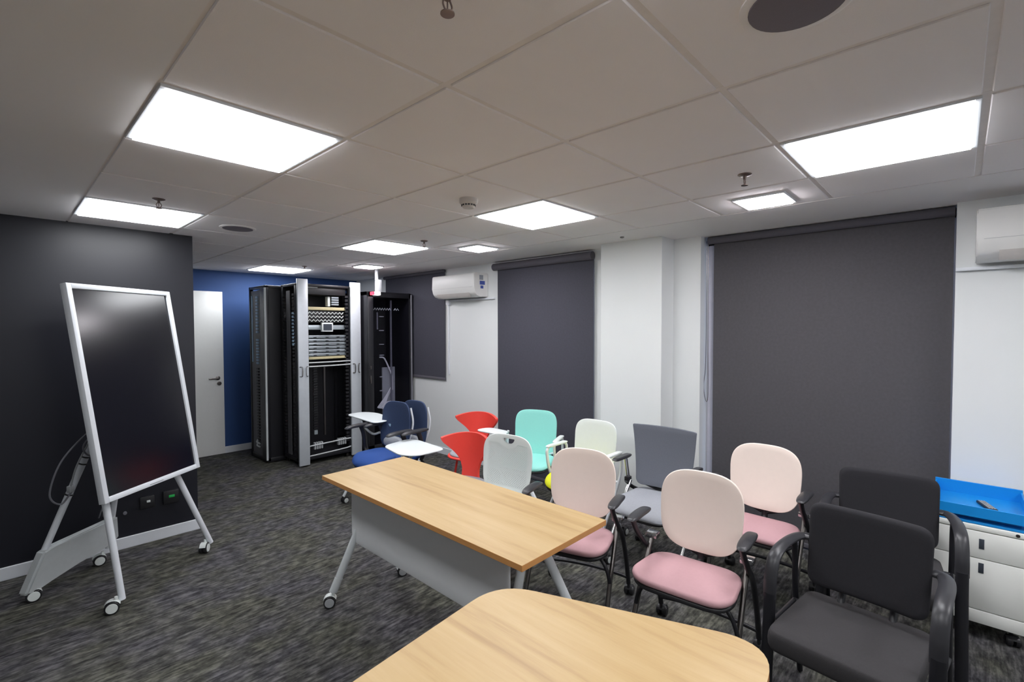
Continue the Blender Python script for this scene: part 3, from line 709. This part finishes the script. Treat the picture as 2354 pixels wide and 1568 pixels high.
# ---- red sculpted chairs
def redc(loc, rz, label, tablet=None):
    t = thing('sculpted_chair', loc, rz, label, 'chair', 'red sculpted chairs')
    part('seat_rim', pad(B(), superel(.215, .215, 2.4, 56), .020, seatfn(.445, .0, .0), edge=.6), 'red', t)
    part('seat_cushion', pad(B(), superel(.195, .195, 2.4, 56), .024, seatfn(.462, .0, .0), crown=.016, edge=.6), 'greyfab', t)
    prof = [(.43, .105), (.45, .085), (.48, .072), (.53, .071), (.58, .084), (.62, .106), (.66, .138), (.70, .176), (.73, .201), (.75, .211), (.762, .213), (.772, .210)]
    def hw(z):
        for i in range(len(prof)-1):
            if z <= prof[i+1][0]:
                k = max(0, (z-prof[i][0])/(prof[i+1][0]-prof[i][0])); return prof[i][1]*(1-k)+prof[i+1][1]*k
        return prof[-1][1]
    def f(u, v):
        z = .430+(1-(1-u)**1.2)*.342; s = 2*v-1; w2 = hw(z); y = s*w2
        xx = -.185 - .12*max(0, (z-.43))*(1-.2*u) + 2.2*y*y*(.6+.6*u)
        if u < .10: xx += .05*(1-u/.10)**2
        return (xx, y, z + (1-abs(s)**2.4)*.036*u**3)
    part('backrest', sheet(B(), f, 60, 24, .022), 'red', t)
    for a in (40, 140, 220, 320):
        c, s = math.cos(math.radians(a)), math.sin(math.radians(a))
        bm = B(); tube(bm, [(.13*c, .15*s, .44), (.20*c, .24*s, .006)], .010, 10); part('leg', bm, 'red', t)
    bm = B()
    q = [(.18*math.cos(math.radians(a)), .215*math.sin(math.radians(a)), .13) for a in (40, 140, 220, 320)]
    for i in range(4): tube(bm, [q[i], q[(i+1) % 4]], .007, 8)
    part('stretcher', bm, 'red', t)
    return t
r1 = redc((2.05, 2.15, 0), math.radians(-156), 'red sculpted chair with grey seat pad, farther one by the wall')
r2 = dup(r1, (1.37, 1.545, 0), math.radians(-160), 'red sculpted chair with flared back, nearer one behind the long table')

# ---- blue training chairs with writing tablets
def to_local(t, pts):
    c, s = math.cos(-t.rotation_euler.z), math.sin(-t.rotation_euler.z)
    return [((x-t.location.x)*c-(y-t.location.y)*s, (x-t.location.x)*s+(y-t.location.y)*c) for x, y in pts]
def bluec(loc, rz, label):
    t = thing('training_chair', loc, rz, label, 'chair', 'blue training chairs with tablets')
    part('seat', pad(B(), superel(.225, .225, 3.0, 56, taper_y=.06), .055, seatfn(.432, .01, .3), crown=.016, edge=.6), 'bluefab', t)
    part('seat_pan', pad(B(), superel(.215, .215, 3.0, 48, taper_y=.06), .02, seatfn(.40, .01, .3)), 'black', t)
    part('backrest', pad(B(), superel(.195, .225, 3.8, 64, taper=-.05), .018, shellfn(-.21, .69, .10, .2, .3)), 'navy', t)
    bm = B(); box(bm, -.198, -.190, -.165, -.085, .665, .69, .002); part('care_label', bm, 'teal', t)
    bm = B(); tube(bm, path([(-.235, -.15, .86), (-.24, -.17, .70), (-.20, -.12, .50), (-.14, 0, .44), (-.20, .12, .50), (-.24, .17, .70), (-.235, .15, .86)], 8), .010, 10); part('back_frame', bm, 'wmetal', t)
    part('lumbar_cover', pad(B(), superel(.13, .055, 2.5, 40), .05, shellfn(-.16, .53, .1, .2), crown=.01), 'greyfab', t)
    for s in (-1, 1):
        y = s*.285
        part('armrest', pad(B(), superel(.150, .032, 3.2, 40), .026, lambda x, yy, h, y=y: (x+.03, yy+y, .690+h-.25*max(0, x-.05)**2*4), crown=.004), 'armblk', t)
        bm = B(); tube(bm, path([(.0, y, .68), (-.03, y, .60), (-.05, y, .46), (-.06, s*.24, .40)], 8), .024, 12, rb=.014, upv=(1, 0, 0)); part('arm_post', bm, 'black2', t)
        bm = B(); tube(bm, path([(-.05, s*.25, .42), (.06, s*.26, .30), (.22, s*.265, .06)], 8), .013, 12); l = part('front_leg', bm, 'lgrey', t); caster(l, (.225, s*.265, .07), 0, .028)
        bm = B(); tube(bm, path([(-.05, s*.25, .42), (-.14, s*.26, .30), (-.28, s*.265, .06)], 8), .013, 12); l = part('rear_leg', bm, 'black2', t); caster(l, (-.285, s*.265, .07), 0, .028)
    return t
bl1 = bluec((1.471, 2.762, 0), math.radians(-171.7), 'blue training chair with dark mesh back beside the server racks, front one of the pair')
bl2 = dup(bl1, (1.62, 2.70, 0), math.radians(-176), 'blue training chair partly hidden right behind the other blue one')
def tablet(t, corners, z, sp, nm='writing_tablet'):
    pl = to_local(t, corners)
    bm = B(); pad(bm, rounded(pl, .08, 6), .012, lambda a, b2, h: (a, b2, z+h), rings=3); o = obj(nm, bm, M_['wtop'], t)
    bm = B(); tube(bm, path(sp, 8), .011, 10); obj('tablet_arm', bm, M_['lgrey'], t)
tablet(bl1, [(1.266, 2.40), (1.55, 2.46), (1.60, 2.36), (1.56, 1.92), (1.27, 1.94), (1.20, 2.06)], .62, [(.0, .285, .50), (.06, .36, .44), (.10, .50, .52), (.08, .58, .61)])
tablet(bl2, [(1.53, 3.52), (1.72, 3.54), (1.80, 3.38), (1.762, 3.06), (1.626, 2.90), (1.49, 2.91)], .715, [(.0, -.285, .60), (.03, -.36, .58), (.06, -.46, .64), (.07, -.50, .705)])
tablet(r1, [(1.97, 2.03), (2.14, 2.01), (2.14, 1.74), (1.99, 1.70)], .70, [(-.02, .19, .44), (-.04, .27, .46), (-.02, .33, .60), (.0, .36, .69)])

# ================================================================== DRAWER CABINET, TRAY, REMOTE
t = thing('drawer_cabinet', (2.715, -1.24, 0), 0, 'white metal drawer cabinet on wheels against the window wall under a blue tray', 'cabinet')
bm = B(); box(bm, -.205, .20, -.175, .175, .085, .600, .006); obj('body', bm, M_['cab'], t)
for z0, z1 in ((.428, .566), (.160, .424)):
    bm = B(); box(bm, -.222, -.205, -.172, .172, z0, z1, .0015); d = obj('drawer', bm, M_['cab'], t)
    zc = z1-.062 if z1 > .5 else z1-.045
    bm = B(); box(bm, -.2245, -.2215, -.022, -.002, zc-.026, zc+.026, .001); obj('handle_slot', bm, M_['slot'], d)
bm = B(); box(bm, -.222, -.205, -.172, .172, .570, .598, .003); obj('top_strip', bm, M_['cab'], t)
bm = B(); box(bm, -.222, -.205, -.172, .172, .088, .156, .003); obj('plinth', bm, M_['cab'], t)
bm = B(); lathe(bm, [(.008, 0), (.008, -.003), (.002, -.0035)], 'x', (-.222, -.14, .584), 16); obj('lock', bm, M_['dkchrome'], t)
for sx in (-1, 1):
    for sy in (-1, 1): caster(t, (sx*.15, sy*.13, .085), .3, .026, M_['black'], M_['black'], M_['black'])
t = thing('desk_tray', (2.715, -1.24, .600), 0, 'bright blue metal tray raised on a blue base on top of the white cabinet', 'tray')
bm = B(); box(bm, -.215, .20, -.172, .172, 0, .012, .002); obj('base_plate', bm, M_['tray'], t, smooth=False)
bm = B(); box(bm, -.17, .19, -.155, .155, .012, .036); obj('spacer', bm, M_['tray'], t, smooth=False)
bm = B()
box(bm, -.22, .205, -.178, .178, .036, .044, .001); box(bm, -.224, -.216, -.178, .178, .036, .092, .002)
box(bm, .200, .208, -.182, .182, .036, .115, .002)
for s in (-1, 1): box(bm, -.22, .205, s*.178-.004, s*.178+.004, .036, .100, .002)
obj('tray_top', bm, M_['tray'], t, smooth=False)
t = thing('remote_control', (2.695, -1.275, .645), math.radians(18), 'small black remote control lying in the blue tray', 'remote control')
bm = B(); box(bm, -.075, .075, -.020, .020, 0, .014, .004); obj('body', bm, M_['black'], t)
bm = B()
for i in range(8):
    for j in range(3): box(bm, -.062+i*.017, -.052+i*.017, -.014+j*.0105, -.007+j*.0105, .0135, .016)
obj('buttons', bm, M_['grey'], t, smooth=False)

# ================================================================== AIR CONDITIONERS
def aircon(y0, y1, z0, z1, label, stick, x=2.72):
    t = thing('air_conditioner', (XW, (y0+y1)/2, z0), 0, label, 'air conditioner'); hy = (y1-y0)/2; h = z1-z0; d = XW-x
    pr = [(0, .0), (0, h), (-d*.86, h), (-d*.98, h*.97), (-d, h*.88), (-d, h*.42), (-d*.96, h*.22), (-d*.82, h*.07), (-d*.55, 0)]
    bm = B(); v = [[bm.verts.new((a, s*hy, b2)) for a, b2 in pr] for s in (-1, 1)]; n = len(pr)
    bm.faces.new(v[0]); bm.faces.new(v[1][::-1])
    for k in range(n): bm.faces.new((v[0][k], v[0][(k+1) % n], v[1][(k+1) % n], v[1][k]))
    bmesh.ops.bevel(bm, geom=[e for e in bm.edges], offset=.006, segments=2, affect='EDGES'); obj('body', bm, M_['acw'], t)
    bm = B(); v = [(-d*.985, h*.17), (-d*.84, h*.01), (-d*.80, -.004), (-d*.97, h*.13)]
    q = [[bm.verts.new((a, s*(hy-.09), b2)) for a, b2 in v] for s in (-1, 1)]
    bm.faces.new(q[0]); bm.faces.new(q[1][::-1])
    for k in range(4): bm.faces.new((q[0][k], q[0][(k+1) % 4], q[1][(k+1) % 4], q[1][k]))
    obj('air_louver', bm, M_['lsty'], t)
    bm = B(); box(bm, -d*1.004, -d*.99, -hy+.03, hy-.03, h*.40, h*.405); obj('panel_seam', bm, M_['grey'], t, smooth=False)
    if stick:
        bm = B(); box(bm, -d*.62, -d*.36, -hy-.0015, -hy+.001, h*.70, h*.90); obj('energy_label', bm, M_['stickg'], t, smooth=False)
        bm = B(); box(bm, -d*.60, -d*.24, -hy-.0015, -hy+.001, h*.50, h*.66); box(bm, -d*.55, -d*.35, -hy-.0015, -hy+.001, h*.34, h*.46); obj('blue_sticker', bm, M_['stickb'], t, smooth=False)
    return t
aircon(2.84, 3.60, 1.975, 2.245, 'white wall air conditioner with a blue sticker on its end, between the two blinds', True)
aircon(-2.02, -1.207, 1.985, 2.27, 'white wall air conditioner cut by the right edge of the photo', False)
def conduit(y0, y1, z, label, down=None):
    t = thing('cable_conduit', (XW-.012, (y0+y1)/2, z), 0, label, 'conduit'); hy = (y1-y0)/2
    bm = B(); box(bm, -.014, .012, -hy, hy, -.010, .010, .002); obj('cover', bm, M_['wmetal'], t)
    if down:
        bm = B(); box(bm, -.022, .012, hy-.035, hy+.03, -.05, .012, .004); obj('junction_box', bm, M_['wmetal'], t)
        bm = B(); box(bm, -.006, .012, hy-.006, hy+.006, down-z, -.03, .001); obj('drop', bm, M_['wmetal'], t)
conduit(2.72, 3.54, 1.955, 'thin white conduit running under the air conditioner with the sticker', 1.03)
conduit(-2.6, -1.125, 1.958, 'thin white conduit under the right-hand air conditioner')

# ================================================================== SERVER RACKS
def rails(bm, x, y, z0, z1, n, w=.03, d=.03, dirx=True, gap=.35):
    h = (z1-z0)/n
    for k in range(n):
        z = z0+k*h; box(bm, x-w/2, x+w/2, y-d/2, y+d/2, z, z+h*(1-gap))
t = thing('server_rack', (1.82, 4.65, 0), 0, 'black server rack with two silver front panels and switches inside', 'server rack')
X0, X1, Y0, Y1, ZT = -.40, .41, -.21, .22, 2.14
bm = B()
for x in (X0+.025, X1-.025):
    for y in (Y0+.03, Y1-.03): box(bm, x-.025, x+.025, y-.025, y+.025, .07, ZT, .003)
for x in (-.275, .265):
    for y in (Y0+.03, Y1-.03): box(bm, x-.018, x+.018, y-.02, y+.02, .07, ZT)
box(bm, X0, X1, Y0, Y1, ZT-.03, ZT, .004); box(bm, X0, X1, Y0, Y1, .06, .10, .004)
obj('frame', bm, M_['black2'], t)
bm = B(); box(bm, X0+.02, X1-.02, Y1-.012, Y1-.004, .1, ZT-.03); obj('rear_panel', bm, M_['black2'], t, smooth=False)
bm = B(); box(bm, X0-.004, X0+.002, Y0+.17, Y1-.16, .12, ZT-.08); box(bm, X0-.006, X0-.004, Y0+.165, Y1-.155, 1.70, 1.708); obj('side_panel', bm, M_['sidegrey'], t, smooth=False)
for (xa, xb) in ((X0, -.265), (.255, .405)):
    bm = B(); box(bm, xa, xb-.012, Y0-.035, Y0-.005, .015 if xa < 0 else .02, 2.19, .006); pnl = obj('cable_door', bm, M_['silver'], t)
    xm = (xa+xb)/2-.006
    for s in (-1, 1):
        bm = B(); zc = 1.115
        xx = xm+s*.022
        tube(bm, path([(xx+s*.025, Y0-.036, zc+.055), (xx+s*.005, Y0-.052, zc+.055), (xx, Y0-.056, zc+.03), (xx, Y0-.056, zc-.03), (xx+s*.005, Y0-.052, zc-.055), (xx+s*.025, Y0-.036, zc-.055)], 5), .0055, 8)
        obj('handle', bm, M_['chrome'] if xa < 0 else M_['dkchrome'], pnl)
for (x, y, n, a, b2, g) in ((X0+.005, Y0+.075, 44, .028, .055, .45), (X0+.005, Y1-.07, 44, .028, .055, .45), (.235, Y0+.03, 40, .05, .03, .4)):
    bm = B(); rails(bm, x, y, .2, ZT-.1, n, a, b2, gap=g); obj('cable_fingers', bm, M_['black'], t, smooth=False)
bm = B(); rails(bm, X0-.004, Y0+.075, 1.42, 1.82, 10, .028, .035, gap=.4); obj('blue_clips', bm, M_['teal'], t, smooth=False)
fy = Y0+.035
def eq(name, z0, z1, m, x0=-.255, x1=.225, y0=fy, y1=Y1-.03, bev=.003):
    bm = B(); box(bm, x0, x1, y0, y1, z0, z1, bev); return obj(name, bm, M_[m], t)
eq('header_panel', 2.02, 2.12, 'black'); eq('top_rail', 2.125, 2.14, 'steel', y1=fy+.02)
eq('title_plate', 2.098, 2.108, 'wplast', -.25, -.13, fy-.003, fy)
sw = eq('access_point', 1.885, 2.005, 'wplast', .02, .05, fy+.05, fy+.12)
bm = B()
for k in range(4): box(bm, .06, .15, fy+.03, fy+.06, 1.90+k*.028, 1.918+k*.028)
obj('device_modules', bm, M_['steel'], t, smooth=False)
eq('shelf_strip', 1.835, 1.872, 'beige', y1=fy+.25)
# patch leads: three rows of white zigzag loops on a dark panel
eq('patch_panel', 1.685, 1.828, 'black', y0=fy+.02)
for r in range(3):
    bm = B(); zz = 1.80-r*.045
    tube(bm, [(-.25+k*.0235, fy+.006, zz+(.012 if k % 2 else -.012)) for k in range(20)], .0058, 6); obj('patch_leads', bm, M_['wplast'], t)
eq('console_shelf', 1.60, 1.655, 'steel', y0=fy+.02)
bm = B(); box(bm, -.095, .045, fy-.03, fy+.01, 1.575, 1.685, .006); mo = obj('console_display', bm, M_['wplast'], t)
bm = B(); box(bm, -.078, .028, fy-.033, fy-.028, 1.592, 1.668); obj('console_screen', bm, M_['slot'], mo, smooth=False)
for k in range(6):
    z = 1.50-k*.043; o = eq('network_switch', z, z+.032, 'steel')
    bm = B()
    for x in (-.17, -.02, .12): box(bm, x-.018, x+.018, fy-.003, fy+.002, z+.004, z+.012)
    box(bm, -.25, .22, fy-.002, fy+.002, z+.014, z+.018); obj('ports', bm, M_['black'], o, smooth=False)
eq('beige_unit', 1.245, 1.275, 'beige')
bm = B(); tube(bm, path([(-.26, fy-.03, 1.21), (.0, fy-.05, 1.21), (.27, fy-.05, 1.21), (.285, fy-.04, 1.19), (.27, fy-.05, 1.17), (0, fy-.05, 1.165), (-.26, fy-.03, 1.165)], 5), .008, 8); obj('cable_bar', bm, M_['lgrey'], t)
bm = B(); box(bm, -.02, .0, fy+.1, fy+.12, .30, 1.15); box(bm, -.22, -.21, fy+.1, fy+.12, .30, 1.15); obj('vertical_rails', bm, M_['dkchrome'], t, smooth=False)
bm = B(); rails(bm, -.11, fy+.14, .32, 1.15, 26, .05, .02, gap=.4); obj('rear_cable_tray', bm, M_['black'], t, smooth=False)
bm = B(); box(bm, -.14, -.10, fy+.11, fy+.13, .32, .37); obj('tray_label', bm, M_['steel'], t, smooth=False)
bm = B(); tube(bm, path([(-.26, fy-.02, .22), (.26, fy-.03, .235), (.285, fy-.03, .20), (.27, fy-.03, .13), (-.26, fy-.02, .10)], 5), .008, 8); obj('lower_cable_bar', bm, M_['lgrey'], t)
bm = B()
for x in (-.20, .10):
    for k in range(4): box(bm, x+k*.028, x+.02+k*.028, fy-.02, fy+.02, .17, .25, .002)
obj('power_outlets', bm, M_['grey'], t, smooth=False)
bm = B(); rails(bm, .33, Y1-.06, .2, ZT-.1, 1, .1, .02); obj('side_post', bm, M_['black2'], t, smooth=False)
for x in (X0+.07, .24):
    for y in (Y0+.05, Y1-.05): caster(t, (x, y, .07), .3, .026, M_['dkchrome'], M_['dkchrome'], M_['dkchrome'])

t = thing('open_frame_rack', (1.56, 5.15, 0), 0, 'black cable management rack with pale clips standing nearest the blue wall', 'server rack')
bm = B(); ZT2 = 2.13
for x in (-.30, .25):
    for y in (-.255, .24): box(bm, x-.02, x+.02, y-.02, y+.02, .02, ZT2, .003)
box(bm, -.32, .27, -.275, .26, ZT2-.03, ZT2, .004); box(bm, -.32, .27, -.275, .26, .01, .06, .004)
obj('frame', bm, M_['black2'], t)
bm = B(); box(bm, -.31, -.304, -.12, .23, .06, ZT2-.05); obj('side_panel', bm, M_['sidegrey'], t, smooth=False)
bm = B(); box(bm, -.28, .24, -.262, -.252, .05, ZT2-.03); obj('front_panel', bm, M_['black2'], t, smooth=False)
bm = B(); box(bm, -.33, -.30, -.25, -.14, .04, ZT2-.04, .003); obj('side_post', bm, M_['black2'], t, smooth=False)
bm = B(); box(bm, -.335, -.315, -.288, -.270, .04, ZT2-.03); obj('bright_edge', bm, M_['lgrey'], t, smooth=False)
bm = B(); rails(bm, -.315, .0, .2, 1.15, 26, .02, .06, gap=.5); obj('cable_fingers', bm, M_['black'], t, smooth=False)
bm = B(); rails(bm, -.315, .0, 1.18, 1.50, 9, .02, .06, gap=.35); rails(bm, -.315, .0, 1.62, 1.93, 8, .02, .06, gap=.35) if False else rails(bm, -.315, .0, 1.56, 2.02, 12, .02, .06, gap=.3); obj('pale_clips', bm, M_['teal'], t, smooth=False)
bm = B(); box(bm, -.318, -.304, .16, .19, 1.2, 2.02); obj('pale_strip', bm, M_['teal'], t, smooth=False)
bm = B(); tube(bm, path([(-.32, .03, .24), (-.34, .0, .22), (-.32, -.04, .20)], 5), .012, 8); tube(bm, path([(-.32, .03, .20), (-.34, .0, .18), (-.32, -.04, .16)], 5), .010, 8); obj('cable_loops', bm, M_['lgrey'], t)

t = thing('server_cabinet', (2.572, 4.57, 0), 0, 'tall black glass-fronted server cabinet with white cables inside, left of the short blind', 'server cabinet')
bm = B(); CX0, CX1, CY0, CY1, CZ = -.33, .33, -.27, .30, 2.08
box(bm, CX0, CX0+.05, CY0, CY1, .03, CZ, .004); box(bm, CX1-.05, CX1, CY0, CY1, .03, CZ, .004); box(bm, CX0, CX1, CY0, CY1, CZ-.05, CZ, .004)
box(bm, CX0, CX1, CY0, CY1, .03, .10, .004); box(bm, CX0, CX1, CY1-.02, CY1, .03, CZ, .004); obj('carcass', bm, M_['black2'], t)
bm = B()
for a, b2, c, d in ((CX0, CX0+.07, .05, CZ-.01), (CX1-.05, CX1, .05, CZ-.01), (CX0, CX1, .05, .13), (CX0, CX1, CZ-.07, CZ-.01)): box(bm, a, b2, CY0-.03, CY0-.006, c, d, .003)
dd = obj('door', bm, M_['black2'], t)
bm = B(); tube(bm, [(CX1-.02, CY0-.034, .06), (CX1-.02, CY0-.034, CZ-.02)], .012, 10); obj('door_edge', bm, M_['cgrey'], dd)
dglass = mat('tinted_door_glass', (10, 10, 14), .08, var=0); nt = dglass.node_tree
tr = nt.nodes.new('ShaderNodeBsdfTransparent'); tr.inputs[0].default_value = (.9, .9, .95, 1); mx = nt.nodes.new('ShaderNodeMixShader'); mx.inputs[0].default_value = .90
nt.links.new(nt.nodes['Principled BSDF'].outputs[0], mx.inputs[1]); nt.links.new(tr.outputs[0], mx.inputs[2]); nt.links.new(mx.outputs[0], nt.nodes['Material Output'].inputs['Surface'])
bm = B(); box(bm, CX0+.07, CX1-.05, CY0-.02, CY0-.016, .13, CZ-.07); obj('door_glass', bm, dglass, dd, smooth=False)
bm = B(); box(bm, CX0+.012, CX0+.03, CY0-.045, CY0-.03, .92, 1.02, .003); box(bm, CX0+.012, CX0+.03, CY0-.045, CY0-.03, 1.10, 1.14, .003); obj('door_lock', bm, M_['dkchrome'], dd)
bm = B(); tube(bm, [(-.22+k*.018, CY0+.03, 1.862+(.012 if k % 2 else -.012)) for k in range(15)], .006, 6); tube(bm, [(.08+k*.018, CY0+.03, 1.862+(.012 if k % 2 else -.012)) for k in range(5)], .006, 6); obj('patch_leads', bm, M_['wplast'], t)
bm = B()
for z in (1.76, 1.58, 1.40, 1.26, .98, .80): box(bm, -.14, -.08, CY0+.02, CY0+.04, z, z+.012)
obj('rail_marks', bm, M_['grey'], t, smooth=False)
bm = B(); box(bm, .03, .045, CY0+.03, CY0+.05, .13, CZ-.1); box(bm, -.17, -.16, CY0+.03, CY0+.05, 1.6, 1.82); obj('inner_rails', bm, M_['cgrey'], t, smooth=False)
bm = B(); box(bm, -.07, .12, CY0+.08, CY0+.10, .45, 1.10, .003); obj('grey_plate', bm, M_['grey'], t, smooth=False)
bm = B(); tube(bm, path([(-.13, CY0+.05, 1.24), (-.06, CY0+.05, 1.22), (.01, CY0+.045, 1.08), (.045, CY0+.04, .98), (.05, CY0+.04, .80)], 8), .010, 8); obj('white_cable', bm, M_['cable'], t)
for k in range(6):
    bm = B(); q = k*.012
    tube(bm, path([(.04, CY0+.05+q*.3, .84-q), (-.03, CY0+.05, .74-q), (-.14+q*1.5, CY0+.045, .62-q*.3), (-.16+q, CY0+.045, .585-q*.3), (-.05, CY0+.045, .575+q), (.04, CY0+.05, .59+q)], 6), .0065, 6); obj('cable_bundle', bm, M_['cable'], t)

# ------------------------------------------------------------------ stool at the right edge of the frame
t = thing('stool', (2.20, -1.75, 0), 0, 'white metal stool whose leg shows at the lower right edge', 'stool')
bm = B(); pad(bm, superel(.17, .17, 2.2, 40), .03, lambda a, b2, h: (a, b2, .46+h), crown=.005); obj('seat', bm, M_['wplast'], t)
for ang in (120, 210, 300, 30):
    c, q = math.cos(math.radians(ang)), math.sin(math.radians(ang))
    bm = B(); tube(bm, path([(c*.13, q*.13, .445), (c*.30, q*.30, .20), (c*.43, q*.43, .012)], 6), .012, 12); obj('leg', bm, M_['wmetal'], t)
